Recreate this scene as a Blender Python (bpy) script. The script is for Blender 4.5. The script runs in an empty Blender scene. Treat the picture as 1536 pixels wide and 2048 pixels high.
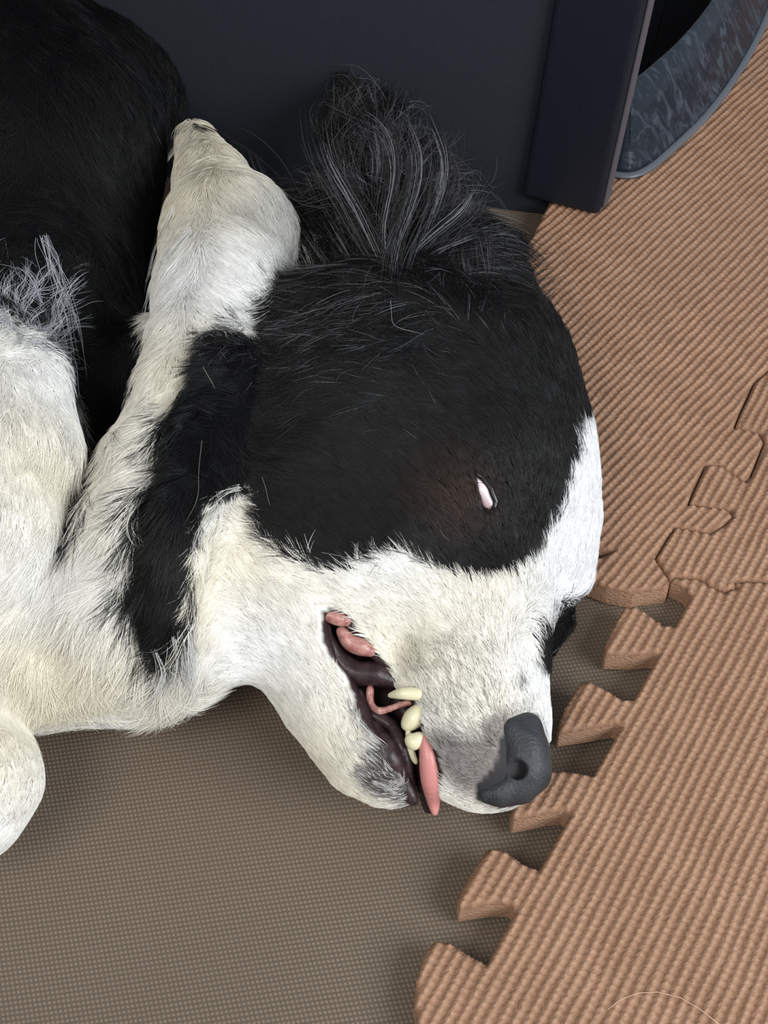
import bpy, math
import numpy as np
from mathutils import Vector
rng = np.random.default_rng(7)
C = bpy.context.scene.collection
S = bpy.context.scene

# ------------------------------------------------------------------ camera, world, lights, exposure
F = 2900.0                      # focal length in pixels of the 1536x2048 frame
PHI = math.radians(40.0)        # tilt away from straight down
CAMH = 0.46
cam = bpy.data.cameras.new('camera'); co = bpy.data.objects.new('camera', cam); C.objects.link(co)
cam.sensor_fit = 'VERTICAL'; cam.sensor_height = 36.0; cam.lens = F / 2048.0 * 36.0
cam.clip_start = 0.01; cam.clip_end = 50
co.location = (0, 0, CAMH); co.rotation_euler = (PHI, 0, 0)
S.camera = co
w = bpy.data.worlds.new('room_light'); S.world = w; w.use_nodes = True
w.node_tree.nodes['Background'].inputs[0].default_value = (0.86, 0.93, 1.0, 1)
w.node_tree.nodes['Background'].inputs[1].default_value = 0.42
def area(name, loc, target, size, energy, col):
    l = bpy.data.lights.new(name, 'AREA'); l.shape = 'RECTANGLE'; l.size = size[0]; l.size_y = size[1]
    l.energy = energy; l.color = col
    o = bpy.data.objects.new(name, l); C.objects.link(o); o.location = loc
    o.rotation_euler = (Vector(target) - Vector(loc)).to_track_quat('-Z', 'Y').to_euler()
area('window_light', (0.85, -0.3, 0.75), (0.0, 0.3, 0.0), (0.8, 0.6), 14.5, (0.93, 0.97, 1.0))
area('ceiling_lamp', (-0.45, -0.55, 1.3), (0.0, 0.3, 0.0), (0.6, 0.6), 10, (1.0, 0.95, 0.88))
S.view_settings.view_transform = 'Standard'; S.view_settings.look = 'None'
S.view_settings.gamma = 1; S.view_settings.use_curve_mapping = False
S.view_settings.exposure = 0.0

# ------------------------------------------------------------------ picture <-> place
R_ = np.array([1.0, 0, 0]); U_ = np.array([0, math.cos(PHI), math.sin(PHI)]); W_ = np.array([0, math.sin(PHI), -math.cos(PHI)])
O_ = np.array([0, 0, CAMH])
def ray(px, py):
    px = np.asarray(px, float)[..., None]; py = np.asarray(py, float)[..., None]
    return W_ + (px - 768) / F * R_ - (py - 1024) / F * U_
def P(px, py, z=0.0):
    r = ray(px, py); t = (np.asarray(z, float)[..., None] - CAMH) / r[..., 2:3]
    return O_ + r * t
def proj(p):
    q = p - O_; d = q @ W_
    return 768 + F * (q @ R_) / d, 1024 - F * (q @ U_) / d
def depth(p): return float((np.asarray(p) - O_) @ W_)

# ------------------------------------------------------------------ helpers
def tag(o, label, cat=None, group=None, kind=None):
    if label: o['label'] = label
    if cat: o['category'] = cat
    if group: o['group'] = group
    if kind: o['kind'] = kind
    return o
def link(name, me, m=None, parent=None, smooth=True):
    o = bpy.data.objects.new(name, me); C.objects.link(o)
    if m: me.materials.append(m)
    if parent: o.parent = parent
    if smooth and len(me.polygons): me.polygons.foreach_set('use_smooth', np.ones(len(me.polygons), bool))
    return o
def mesh_np(name, V, Fc):
    me = bpy.data.meshes.new(name); V = np.ascontiguousarray(V, np.float32); Fc = np.ascontiguousarray(Fc, np.int32); k = Fc.shape[1]
    me.vertices.add(len(V)); me.vertices.foreach_set('co', V.ravel()); me.loops.add(Fc.size); me.loops.foreach_set('vertex_index', Fc.ravel())
    me.polygons.add(len(Fc)); me.polygons.foreach_set('loop_start', np.arange(0, Fc.size, k, dtype=np.int32)); me.polygons.foreach_set('loop_total', np.full(len(Fc), k, np.int32))
    me.update(calc_edges=True); me.validate()
    return me
def lin(c):
    c = np.asarray(c, float) / 255.0
    return np.where(c <= 0.04045, c / 12.92, ((c + 0.055) / 1.055) ** 2.4)
def L4(r, g, b): return tuple(lin((r, g, b))) + (1,)
class Mat:
    def __init__(s, name, col=(128, 128, 128), rough=0.8, spec=0.5, **kw):
        s.m = bpy.data.materials.new(name); s.m.use_nodes = True; s.t = s.m.node_tree; s.b = s.t.nodes['Principled BSDF']
        s.b.inputs['Base Color'].default_value = L4(*col); s.b.inputs['Roughness'].default_value = rough
        s.b.inputs['Specular IOR Level'].default_value = spec
        for k, v in kw.items(): s.b.inputs[k.replace('_', ' ')].default_value = v
    def n(s, typ, ins=None, **props):
        nd = s.t.nodes.new(typ)
        for k, v in props.items(): setattr(nd, k, v)
        for k, v in (ins or {}).items():
            if isinstance(v, bpy.types.NodeSocket): s.t.links.new(v, nd.inputs[k])
            else: nd.inputs[k].default_value = v
        return nd
    def math(s, op, a, b=0.0, clamp=False):
        return s.n('ShaderNodeMath', {0: a, 1: b}, operation=op, use_clamp=clamp).outputs[0]
    def mix(s, f, a, b):
        nd = s.n('ShaderNodeMix', data_type='RGBA')
        for k, v in ((0, f), (6, a), (7, b)):
            if isinstance(v, bpy.types.NodeSocket): s.t.links.new(v, nd.inputs[k])
            else: nd.inputs[k].default_value = v
        return nd.outputs[2]
    def coord(s): return s.n('ShaderNodeTexCoord').outputs['Object']
    def noise(s, scale, detail=3, rough=.5): return s.n('ShaderNodeTexNoise', {'Vector': s.coord(), 'Scale': scale, 'Detail': detail, 'Roughness': rough}).outputs[0]
    def bump(s, h, strength=0.5, dist=0.001):
        nd = s.n('ShaderNodeBump', {'Height': h, 'Strength': strength, 'Distance': dist}); s.t.links.new(nd.outputs[0], s.b.inputs['Normal'])
    def col(s, sock): s.t.links.new(sock, s.b.inputs['Base Color'])
    def ramp(s, fac, lo, hi):
        return s.n('ShaderNodeMapRange', {0: fac, 1: lo, 2: hi}).outputs[0]

def smoothstep(a, b, x):
    t = np.clip((x - a) / (b - a), 0, 1); return t * t * (3 - 2 * t)
def vnoise(p, seed=0, n=6):
    """cheap smooth noise: sum of sines over random directions; p in radians-ready units"""
    g = np.random.default_rng(seed); out = 0
    for _ in range(n):
        k = g.normal(size=p.shape[1]); out = out + np.sin(p @ k + g.uniform(0, 6.28))
    return out / n ** .5
def poly_sd(px, py, poly):
    """signed distance to a polygon, negative inside"""
    pl = np.asarray(poly, float); d = np.full(px.shape, 1e9); ins = np.zeros(px.shape, bool)
    for (x0, y0), (x1, y1) in zip(pl, np.roll(pl, -1, 0)):
        ex, ey = x1 - x0, y1 - y0; wx, wy = px - x0, py - y0
        t = np.clip((wx * ex + wy * ey) / (ex * ex + ey * ey + 1e-12), 0, 1)
        d = np.minimum(d, (wx - t * ex) ** 2 + (wy - t * ey) ** 2)
        c = ((y0 > py) != (y1 > py)) & (px < (x1 - x0) * (py - y0) / (y1 - y0 + 1e-12) + x0)
        ins ^= c
    return np.where(ins, -1, 1) * np.sqrt(d)

# ------------------------------------------------------------------ fabric bed (the ground of the picture)
FZ = 0.012          # top of the foam tiles
fab = Mat('woven_mesh_fabric', (112, 99, 85), 0.62, 0.35)
def dirlines(mt, ang, pitch):
    s = mt.n('ShaderNodeSeparateXYZ', {0: mt.coord()})
    u = mt.math('ADD', mt.math('MULTIPLY', s.outputs[0], math.cos(ang) * 6.2832 / pitch), mt.math('MULTIPLY', s.outputs[1], math.sin(ang) * 6.2832 / pitch))
    return mt.math('ADD', mt.math('MULTIPLY', mt.math('SINE', u), 0.5), 0.5)
wob = fab.noise(9, 2)
rows = dirlines(fab, math.radians(90 + 8), 0.0017)
cols_ = dirlines(fab, math.radians(18), 0.0015)
weave = fab.math('MULTIPLY', fab.math('POWER', rows, 0.6), fab.math('POWER', cols_, 0.6))
fab.col(fab.mix(weave, L4(96, 84, 71), fab.mix(fab.ramp(wob, .3, .7), L4(130, 114, 99), L4(140, 125, 110))))
fab.bump(weave, 0.4, 0.0005)
nx, ny = 150, 150
X, Y = np.meshgrid(np.linspace(-0.9, 0.8, nx), np.linspace(-0.25, 1.6, ny))
Zf = 0.0012 * np.sin(X * 31 + Y * 11) + 0.001 * np.sin(Y * 43 - X * 17 + 1) - 0.0015
V = np.stack([X, Y, Zf], -1).reshape(-1, 3)
top = [(j * nx + i, j * nx + i + 1, (j + 1) * nx + i + 1, (j + 1) * nx + i) for j in range(ny - 1) for i in range(nx - 1)]
floor = link('floor', mesh_np('floor', V, top), fab.m); floor['kind'] = 'structure'

# ------------------------------------------------------------------ foam tiles
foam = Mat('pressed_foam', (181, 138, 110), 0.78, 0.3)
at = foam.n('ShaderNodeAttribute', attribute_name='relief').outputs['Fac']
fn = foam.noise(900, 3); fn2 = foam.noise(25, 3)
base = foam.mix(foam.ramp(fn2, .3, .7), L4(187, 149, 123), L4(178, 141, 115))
foam.col(foam.mix(foam.math('MULTIPLY', foam.math('SUBTRACT', 1.0, at), 0.9), base, L4(126, 92, 70)))  # shade in the grooves is painted into the colour, following the relief
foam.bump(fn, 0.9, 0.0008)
RIB_A = math.atan2(*((P(1352, 1247, FZ) - P(973, 1925, FZ))[:2][::-1]))     # ribs of the lower tile follow its toothed edge
def foam_tile(name, outline, label, rib_ang, z=FZ, res=0.0007, seed=1, bend=None, grp=None):
    ol = np.asarray(outline)[:, :2]
    x0, y0 = ol.min(0) - res; x1, y1 = ol.max(0) + res
    x0 = max(x0, -.12); y0 = max(y0, .0); x1 = min(x1, .42); y1 = min(y1, .95)
    xs = np.arange(x0, x1, res); ys = np.arange(y0, y1, res); X, Y = np.meshgrid(xs, ys)
    sd = poly_sd(X, Y, ol)
    cx = (X[:-1, :-1] + res / 2); cy = Y[:-1, :-1] + res / 2
    keep = poly_sd(cx, cy, ol) < -res * 0.35
    # snap vertices near the outline on to it
    gx = np.zeros_like(X); gy = np.zeros_like(X)
    gy[1:-1, :] = (sd[2:] - sd[:-2]) / 2 / res; gx[:, 1:-1] = (sd[:, 2:] - sd[:, :-2]) / 2 / res
    used = np.zeros_like(X, bool); 
    for a, b in ((0, 0), (0, 1), (1, 0), (1, 1)): used[a:used.shape[0] - 1 + a, b:used.shape[1] - 1 + b] |= keep
    allin = np.ones_like(X, bool)
    for a, b in ((0, 0), (0, 1), (1, 0), (1, 1)): allin[a:allin.shape[0] - 1 + a, b:allin.shape[1] - 1 + b] &= keep
    allin[0] = allin[-1] = False; allin[:, 0] = allin[:, -1] = False
    bd = used & ~allin & (np.abs(sd) < res * 1.6)
    X = np.where(bd, X - sd * gx, X); Y = np.where(bd, Y - sd * gy, Y)
    ca, sa = math.cos(rib_ang), math.sin(rib_ang)
    al = X * ca + Y * sa; ac = -X * sa + Y * ca
    pq = np.stack([X.ravel(), Y.ravel()], -1)
    n1 = vnoise(pq * 60, seed).reshape(X.shape); n2 = vnoise(pq * 400, seed + 1).reshape(X.shape)
    u = ac / 0.0036 + 0.06 * n1 + .05 * n2
    rib = 0.5 + 0.5 * np.cos(6.2832 * u)
    row = np.floor(u + 0.5)
    cross = 0.5 + 0.5 * np.cos(6.2832 * (al / 0.0027 + 0.37 * row + 0.12 * n2))
    n3 = vnoise(pq * 1700, seed + 2).reshape(X.shape)
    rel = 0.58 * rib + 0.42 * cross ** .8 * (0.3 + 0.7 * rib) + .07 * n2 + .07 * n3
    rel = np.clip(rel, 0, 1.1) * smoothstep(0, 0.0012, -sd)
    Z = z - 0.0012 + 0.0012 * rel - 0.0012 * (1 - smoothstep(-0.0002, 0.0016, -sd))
    if bend is not None: Z = Z + bend(X, Y)
    idx = -np.ones(X.shape, int); idx[used] = np.arange(used.sum())
    V = np.stack([X[used], Y[used], Z[used]], -1); R = rel[used]
    j, i = np.nonzero(keep)
    Q = np.stack([idx[j, i], idx[j, i + 1], idx[j + 1, i + 1], idx[j + 1, i]], -1)
    # boundary edges -> side wall
    E = np.concatenate([Q[:, [0, 1]], Q[:, [1, 2]], Q[:, [2, 3]], Q[:, [3, 0]]])
    key = E[:, 0].astype(np.int64) * len(V) + E[:, 1]; rk = E[:, 1].astype(np.int64) * len(V) + E[:, 0]
    be = E[~np.isin(key, rk)]
    bv = np.unique(be); mp = -np.ones(len(V), int); mp[bv] = len(V) + np.arange(len(bv))
    low = V[bv].copy(); low[:, 2] = 0.0008; mp2 = mp.copy(); mp2[bv] += len(bv)
    mid = V[bv].copy(); mid[:, 2] -= 0.0006
    allV = np.concatenate([V, mid, low]); allR = np.concatenate([R, np.full(2 * len(bv), 0.8)])
    W1 = np.stack([be[:, 1], be[:, 0], mp[be[:, 0]], mp[be[:, 1]]], -1)
    W2 = np.stack([mp[be[:, 1]], mp[be[:, 0]], mp2[be[:, 0]], mp2[be[:, 1]]], -1)
    me = mesh_np(name, allV, np.concatenate([Q, W1, W2]))
    a = me.attributes.new('relief', 'FLOAT', 'POINT'); a.data.foreach_set('value', allR.astype(np.float32))
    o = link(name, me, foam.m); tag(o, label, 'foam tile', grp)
    return o
G = lambda pts, z=FZ: [tuple(P(x, y, z)[:2]) for x, y in pts]
teeth_left = [(800, 2120), (835, 2060), (828, 2000), (832, 1960), (848, 1905), (870, 1878), (900, 1880), (940, 1907), (975, 1925),
    (1030, 1822), (1022, 1806), (990, 1803), (918, 1815), (915, 1795), (935, 1755), (970, 1700), (985, 1692), (1008, 1696), (1045, 1722), (1078, 1736),
    (1140, 1628), (1128, 1618), (1095, 1622), (1026, 1636), (1022, 1615), (1045, 1575), (1075, 1548), (1100, 1536), (1150, 1540), (1188, 1547),
    (1245, 1450), (1228, 1443), (1195, 1450), (1118, 1462), (1116, 1448), (1130, 1412), (1160, 1362), (1178, 1358), (1205, 1370), (1245, 1394), (1268, 1394),
    (1318, 1306), (1305, 1303), (1270, 1306), (1212, 1304), (1208, 1290), (1225, 1255), (1250, 1210), (1272, 1207), (1300, 1225), (1325, 1245), (1352, 1247),
    (1382, 1190)]
seamAD = [(1382, 1190), (1372, 1172), (1342, 1158), (1350, 1151), (1400, 1154), (1420, 1168), (1450, 1180), (1475, 1172), (1470, 1160), (1500, 1158), (1560, 1163), (1640, 1170)]
gap = 1.5
A_out = G(teeth_left + seamAD[1:] + [(2600, 1260), (2600, 2400), (1300, 2600), (780, 2400)])
# seam between the upper-left and the upper-right tile, from its lower end up
seamCD = [(1342, 1158), (1312, 1112), (1340, 1066), (1352, 1050), (1420, 1062), (1432, 1058), (1468, 1030), (1462, 1015), (1378, 1004), (1385, 985), (1412, 925), (1440, 925), (1490, 960),
    (1502, 950), (1530, 880), (1520, 862), (1470, 850), (1480, 825), (1510, 760), (1540, 735), (1600, 765), (1640, 690), (1590, 660), (1640, 560), (1800, 300)]
def shift(pts, dx, dy=0): return [(x + dx, y + dy) for x, y in pts]
D_out = G(shift(seamCD, gap, 0)[::-1] + shift(seamAD[3:], 0, -gap) + [(2600, 1250), (2800, 300)])
C_out = G([(1342 - gap, 1160), (1338, 1172), (1285, 1178), (1268, 1182), (1215, 1172), (1172, 1154), (1172, 1118), (1200, 1111), (1232, 1097), (1200, 1097), (1160, 1101), (1090, 1000), (1060, 700), (1015, 560), (1100, 400), (1250, 130), (1400, -140), (1700, -140), (1800, 300)]
          + shift(seamCD, -gap, 0)[::-1])
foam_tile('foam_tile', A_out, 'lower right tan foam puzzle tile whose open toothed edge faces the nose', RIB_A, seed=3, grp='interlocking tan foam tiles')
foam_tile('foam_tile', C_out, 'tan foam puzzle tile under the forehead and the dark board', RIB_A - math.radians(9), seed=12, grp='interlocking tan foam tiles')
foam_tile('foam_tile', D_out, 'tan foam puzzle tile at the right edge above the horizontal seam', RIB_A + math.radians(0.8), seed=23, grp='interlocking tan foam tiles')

# ------------------------------------------------------------------ dark furniture at the back
navy = Mat('dark_navy_laminate', (27, 33, 46), 0.5, 0.4)
navy.col(navy.mix(navy.ramp(navy.noise(900, 4), .2, .8), L4(17, 22, 33), L4(24, 29, 41))); navy.bump(navy.noise(1200, 2), .15, .0004)
wallm = Mat('charcoal_wall_fabric', (48, 50, 60), 0.8, 0.25)
wallm.col(wallm.mix(wallm.ramp(wallm.noise(900, 4), .2, .8), L4(34, 37, 46), L4(42, 45, 53))); wallm.bump(wallm.noise(1500, 2), .2, .0004)
edge = Mat('worn_edge_band', (88, 86, 92), 0.5, 0.4)
def prism(name, foot, z0, z1, m, parent=None, bev=0.0012, lean=(0, 0), seg=2):
    import bmesh
    bm = bmesh.new(); n = len(foot)
    lo = [bm.verts.new((x, y, z0)) for x, y in foot]; hi = [bm.verts.new((x + lean[0], y + lean[1], z1)) for x, y in foot]
    bm.faces.new(lo[::-1]); bm.faces.new(hi)
    for i in range(n): bm.faces.new((lo[i], lo[(i + 1) % n], hi[(i + 1) % n], hi[i]))
    bmesh.ops.recalc_face_normals(bm, faces=bm.faces)
    if bev: bmesh.ops.bevel(bm, geom=bm.edges[:], offset=bev, segments=seg, profile=.5, affect='EDGES')
    me = bpy.data.meshes.new(name); bm.to_mesh(me); bm.free()
    return link(name, me, m, parent, smooth=False)
# upright board: front face between two floor points, standing on the foam
a = P(1041, 396, FZ)[:2]; b = P(1196, 436, FZ)[:2]; ex = (b - a) / np.linalg.norm(b - a); nrm = np.array([-ex[1], ex[0]])
c1 = P(1218, 418, FZ)[:2]
bc = (a + b) / 2; a0, b0 = a - bc, b - bc; th = 0.016
board = bpy.data.objects.new('cabinet_board', None); C.objects.link(board); board.location = (*bc, FZ)
tag(board, 'dark navy upright board with a worn thin edge standing on the foam behind the head', 'board')
LEAN = (0.026, 0.0)
prism('panel', [a0, b0, b0 + nrm * th, a0 + nrm * th], .0005, 0.42, navy.m, board, bev=0.003, lean=LEAN, seg=3)
prism('edge_band', [b0 + ex * .0002 + nrm * .004, b0 + ex * .0016 + nrm * .004, b0 + ex * .0016 + nrm * (th - .002), b0 + ex * .0002 + nrm * (th - .002)], .003, 0.415, edge.m, board, bev=0.0004, lean=LEAN)
# charcoal wall behind the dog
wl = np.array([-.6, .69]); wr = np.array([.091, .5795])
w_ = prism('wall_back', [wl, wr, wr + np.array([0.0005, .012]), wl + np.array([0, .012])], 0, 0.6, wallm.m, bev=0); w_['kind'] = 'structure'

# scuffed round plastic rim on the foam, top right
rimm = Mat('scuffed_dark_plastic', (52, 60, 72), 0.32, 0.5)
sc = rimm.n('ShaderNodeTexNoise', {'Vector': rimm.n('ShaderNodeMapping', {'Vector': rimm.coord(), 'Scale': (30, 160, 60), 'Rotation': (0.2, 0, .9)}).outputs[0], 'Scale': 1.0, 'Detail': 8, 'Roughness': .7, 'Distortion': 1.2}).outputs[0]
rimm.col(rimm.mix(rimm.ramp(sc, .5, .85), L4(30, 38, 50), L4(98, 107, 120)))
rimm.t.links.new(rimm.ramp(sc, .4, .8), rimm.b.inputs['Roughness']); rimm.bump(sc, .15, .0006)
loop = np.array([P(x, y, FZ)[:2] for x, y in [(1236, 359), (1288, 352), (1345, 303), (1420, 232), (1490, 132), (1540, 30), (1572, -80), (1570, -190), (1500, -290), (1400, -330), (1270, -320), (1160, -260), (1080, -120), (1050, 60), (1060, 220), (1120, 320)]])
for _ in range(4):
    nx_ = np.roll(loop, -1, 0); loop = np.stack([loop * .75 + nx_ * .25, loop * .25 + nx_ * .75], 1).reshape(-1, 2)
tg = np.roll(loop, -1, 0) - np.roll(loop, 1, 0); tg /= np.linalg.norm(tg, axis=1, keepdims=True)
inn = np.stack([-tg[:, 1], tg[:, 0]], -1)
lc = loop.mean(0)
if ((lc - loop) * inn).sum() < 0: inn = -inn
def swept(name, prof, m, parent=None, cap_=False):
    k = len(prof); n = len(loop); V = np.concatenate([np.c_[loop - lc + inn * d, np.full(n, z)][:, None] for d, z in prof], 1).reshape(-1, 3)
    Fs = [(i * k + q, ((i + 1) % n) * k + q, ((i + 1) % n) * k + (q + 1) % k, i * k + (q + 1) % k) for i in range(n) for q in range(k)]
    o = link(name, mesh_np(name, V, Fs), m, parent)
    if not parent: o.location = (*lc, FZ)
    return o
rim = bpy.data.objects.new('round_base', None); C.objects.link(rim); rim.location = (*lc, FZ)
swept('flange', [(.0012, .0016), (.0025, .004), (.007, .013), (.0125, .026), (.019, .039), (.0208, .0398), (.0218, .039), (.0165, .026), (.0105, .006), (.008, .0016)], rimm.m, rim)
lipm = Mat('clear_plastic_lip', (96, 100, 108), 0.3, 0.5)
swept('foot_lip', [(-.0015, .0005), (-.0017, .0014), (-.0008, .0021), (.0012, .0024), (.0024, .0021), (.0024, .0005)], lipm.m, rim)
tag(rim, 'scuffed dark grey round plastic base resting on the foam at top right', 'base')
blackm = Mat('black_recess', (7, 7, 9), 0.9, 0.1)
n_ = len(loop); V = np.concatenate([np.c_[loop - lc + inn * .0128, np.full(n_, .012)], np.c_[loop - lc + inn * .0128, np.full(n_, .014)], [[0, 0, .012], [0, 0, .014]]])
Fs = [(i, (i + 1) % n_, 2 * n_, 2 * n_) for i in range(n_)]
import bmesh
bm = bmesh.new(); lo_ = [bm.verts.new(v) for v in V[:n_]]; hi_ = [bm.verts.new(v) for v in V[n_:2 * n_]]
bm.faces.new(lo_[::-1]); bm.faces.new(hi_)
for i in range(n_): bm.faces.new((lo_[i], lo_[(i + 1) % n_], hi_[(i + 1) % n_], hi_[i]))
me_ = bpy.data.meshes.new('inner_well'); bm.to_mesh(me_); bm.free(); link('inner_well', me_, blackm.m, rim, smooth=False)

# ------------------------------------------------------------------ the dog: one implicit surface
RES = 0.0018
LO = np.array([-0.44, 0.12, -0.004]); HI = np.array([0.16, 0.98, 0.24])
N = np.ceil((HI - LO) / RES).astype(int) + 1
SD = np.full(N, 0.03, np.float32)
AX = [np.float32(LO[i]) + np.arange(N[i], dtype=np.float32) * np.float32(RES) for i in range(3)]
def pt(px, py, z): return P(px, py, z)
def rad(px, py, z, rpx): return rpx * depth(P(px, py, z)) / F
def cap(pa, ra, pb, rb, k=0.012, mode='add', squash=None):
    """tapered capsule blended into (or cut out of) the body"""
    lo = np.minimum(np.array(pa) - ra, np.array(pb) - rb) - 0.028; hi = np.maximum(np.array(pa) + ra, np.array(pb) + rb) + 0.028
    i0 = np.clip(np.floor((lo - LO) / RES).astype(int), 0, N); i1 = np.clip(np.ceil((hi - LO) / RES).astype(int) + 1, 0, N)
    if (i1 <= i0).any(): return
    for s0 in range(i0[0], i1[0], 24):
        cap_slab(pa, ra, pb, rb, k, mode, squash, (slice(s0, min(s0 + 24, i1[0])), slice(i0[1], i1[1]), slice(i0[2], i1[2])))
def cap_slab(pa, ra, pb, rb, k, mode, squash, sl):
    x = AX[0][sl[0]][:, None, None]; y = AX[1][sl[1]][None, :, None]; z = AX[2][sl[2]][None, None, :]
    ab = (np.array(pb) - np.array(pa)).astype(np.float32); L2 = np.float32(max(float(ab @ ab), 1e-12)); ra, rb, k = np.float32(ra), np.float32(rb), np.float32(k)
    if squash is not None: squash = (np.asarray(squash[0], np.float32), np.float32(squash[1]))
    wx, wy, wz = x - np.float32(pa[0]), y - np.float32(pa[1]), z - np.float32(pa[2])
    t = np.clip((wx * ab[0] + wy * ab[1] + wz * ab[2]) / L2, 0, 1).astype(np.float32)
    dx, dy, dz = wx - t * ab[0], wy - t * ab[1], wz - t * ab[2]
    if squash is not None:
        n, s = squash; dn = dx * n[0] + dy * n[1] + dz * n[2]; q = (1 / s - 1)
        dx = dx + dn * n[0] * q; dy = dy + dn * n[1] * q; dz = dz + dn * n[2] * q
    d = np.sqrt(dx * dx + dy * dy + dz * dz) - (ra + (rb - ra) * t)
    if squash is not None: d = d * squash[1] ** .5
    cur = SD[sl]; d = d.astype(np.float32)
    if mode == 'add':
        h = np.maximum(k - np.abs(cur - d), 0) / k; SD[sl] = np.minimum(cur, d) - h * h * k * np.float32(.25)
    else:
        d = -d; h = np.maximum(k - np.abs(cur - d), 0) / k; SD[sl] = np.maximum(cur, d) + h * h * k * np.float32(.25)
def chain(pts, k=0.012, **kw):
    """pts: (px, py, z, radius in px)"""
    Q = [(pt(x, y, z), rad(x, y, z, r)) for x, y, z, r in pts]
    if len(Q) == 1: cap(Q[0][0], Q[0][1], Q[0][0] + 1e-5, Q[0][1], k, **kw)
    for (a, ra), (b, rb) in zip(Q, Q[1:]): cap(a, ra, b, rb, k, **kw)
# torso, shoulder, neck
chain([(-260, 120, .085, 420), (20, 330, .06, 270), (80, 640, .04, 180), (90, 900, .03, 110)], .03)
chain([(40, 150, .05, 260), (190, 190, .045, 180)], .03)
chain([(340, 760, .04, 120), (480, 760, .045, 160), (740, 760, .055, 205)], .02)      # neck core
chain([(560, 560, .035, 120), (720, 540, .04, 120), (890, 620, .045, 150)], .03)     # nape in black mane
chain([(390, 275, .07, 34), (422, 360, .072, 66), (455, 470, .075, 124), (425, 590, .08, 108), (385, 690, .084, 84), (350, 800, .086, 84), (318, 930, .084, 100), (285, 1070, .078, 125), (240, 1200, .06, 160)], .005)   # white collar ridge
chain([(240, 1210, .055, 160), (230, 1270, .045, 160), (110, 1300, .045, 140)], .008)      # chest
chain([(400, 1190, .05, 165), (560, 1150, .052, 190)], .03)     # throat
chain([(30, 1290, .045, 130), (-120, 1330, .045, 150)], .02)
chain([(40, 765, .10, 92), (52, 900, .095, 98), (20, 1050, .085, 95), (-10, 1180, .07, 110)], .005)   # foreleg
chain([(-60, 700, .1, 110), (-70, 1000, .09, 120)], .01)
chain([(-60, 1460, .045, 96), (-42, 1560, .04, 110), (-60, 1620, .035, 100)], .008)    # lower leg
# head
chain([(885, 800, .055, 240), (940, 950, .052, 222)], .02)
chain([(925, 640, .05, 135), (970, 760, .045, 145), (1035, 900, .042, 118), (1102, 1050, .038, 82)], .02)    # crown to brow
chain([(690, 990, .058, 180), (800, 1080, .056, 170)], .03)     # cheek
chain([(560, 860, .06, 150), (700, 900, .06, 170)], .03)
chain([(1000, 1060, .046, 150), (940, 1230, .044, 138), (952, 1370, .038, 120), (985, 1490, .034, 94), (1000, 1520, .034, 80)], .014)  # muzzle
chain([(905, 1360, .045, 100), (925, 1480, .038, 82), (945, 1535, .033, 66)], .01)    # upper lip
chain([(1085, 1150, .036, 80), (1060, 1210, .030, 40)], .015)
chain([(1100, 1240, .016, 40), (1082, 1290, .014, 25)], .01)   # far side of the brow
chain([(600, 1190, .048, 150), (680, 1390, .036, 92), (745, 1500, .03, 72), (785, 1540, .028, 56)], .016)  # lower jaw
chain([(760, 1180, .05, 130), (700, 1250, .045, 80)], .02)
# upright far ear behind the head
earn = np.array([0.1, -0.75, 0.65]); earn /= np.linalg.norm(earn)
chain([(800, 560, .055, 110), (780, 420, .06, 85), (722, 260, .062, 46), (700, 190, .062, 22)], .01, squash=(earn, .35))
# eye sockets
def grid(p):
    q = (p - LO) / RES; q = np.clip(q, 0, np.array(N) - 1.001); i = q.astype(int); f = (q - i).astype(np.float32)
    out = 0
    for a in (0, 1):
        for b in (0, 1):
            for c in (0, 1):
                wgt = (f[:, 0] if a else 1 - f[:, 0]) * (f[:, 1] if b else 1 - f[:, 1]) * (f[:, 2] if c else 1 - f[:, 2])
                out = out + wgt * SD[i[:, 0] + a, i[:, 1] + b, i[:, 2] + c]
    return out
def grad(p, e=0.0018):
    g = np.stack([grid(p + d) - grid(p - d) for d in np.eye(3) * e], -1)
    return g / (np.linalg.norm(g, axis=1, keepdims=True) + 1e-9)
def hit(px, py):
    px = np.atleast_1d(np.asarray(px, float)); py = np.atleast_1d(np.asarray(py, float))
    r = ray(px, py); r /= np.linalg.norm(r, axis=1, keepdims=True); t = np.full(len(px), 0.2)
    for _ in range(260):
        d = grid(O_ + r * t[:, None]); t = t + np.maximum(np.where(d > 0, np.minimum(d, .01) * .8, 0), 0)
    return O_ + r * np.minimum(t, (.004 - CAMH) / r[:, 2])[:, None]
vdir = lambda p: (O_ - p) / np.linalg.norm(O_ - p)
# near ear lying over the neck: a flap laid on the surface
EAR = [(455, 730, 62), (440, 820, 66), (400, 920, 62), (370, 1020, 52), (345, 1120, 48), (338, 1210, 36), (330, 1255, 18)]
hp = hit([e[0] for e in EAR], [e[1] for e in EAR]); gn = grad(hp)
for i in range(len(EAR) - 1):
    ra, rb = (e[2] * depth(h) / F for e, h in ((EAR[i], hp[i]), (EAR[i + 1], hp[i + 1])))
    n = gn[i] + gn[i + 1]; n /= np.linalg.norm(n)
    cap(hp[i] + gn[i] * .003, ra, hp[i + 1] + gn[i + 1] * .003, rb, .004, squash=(n, .38))
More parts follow.
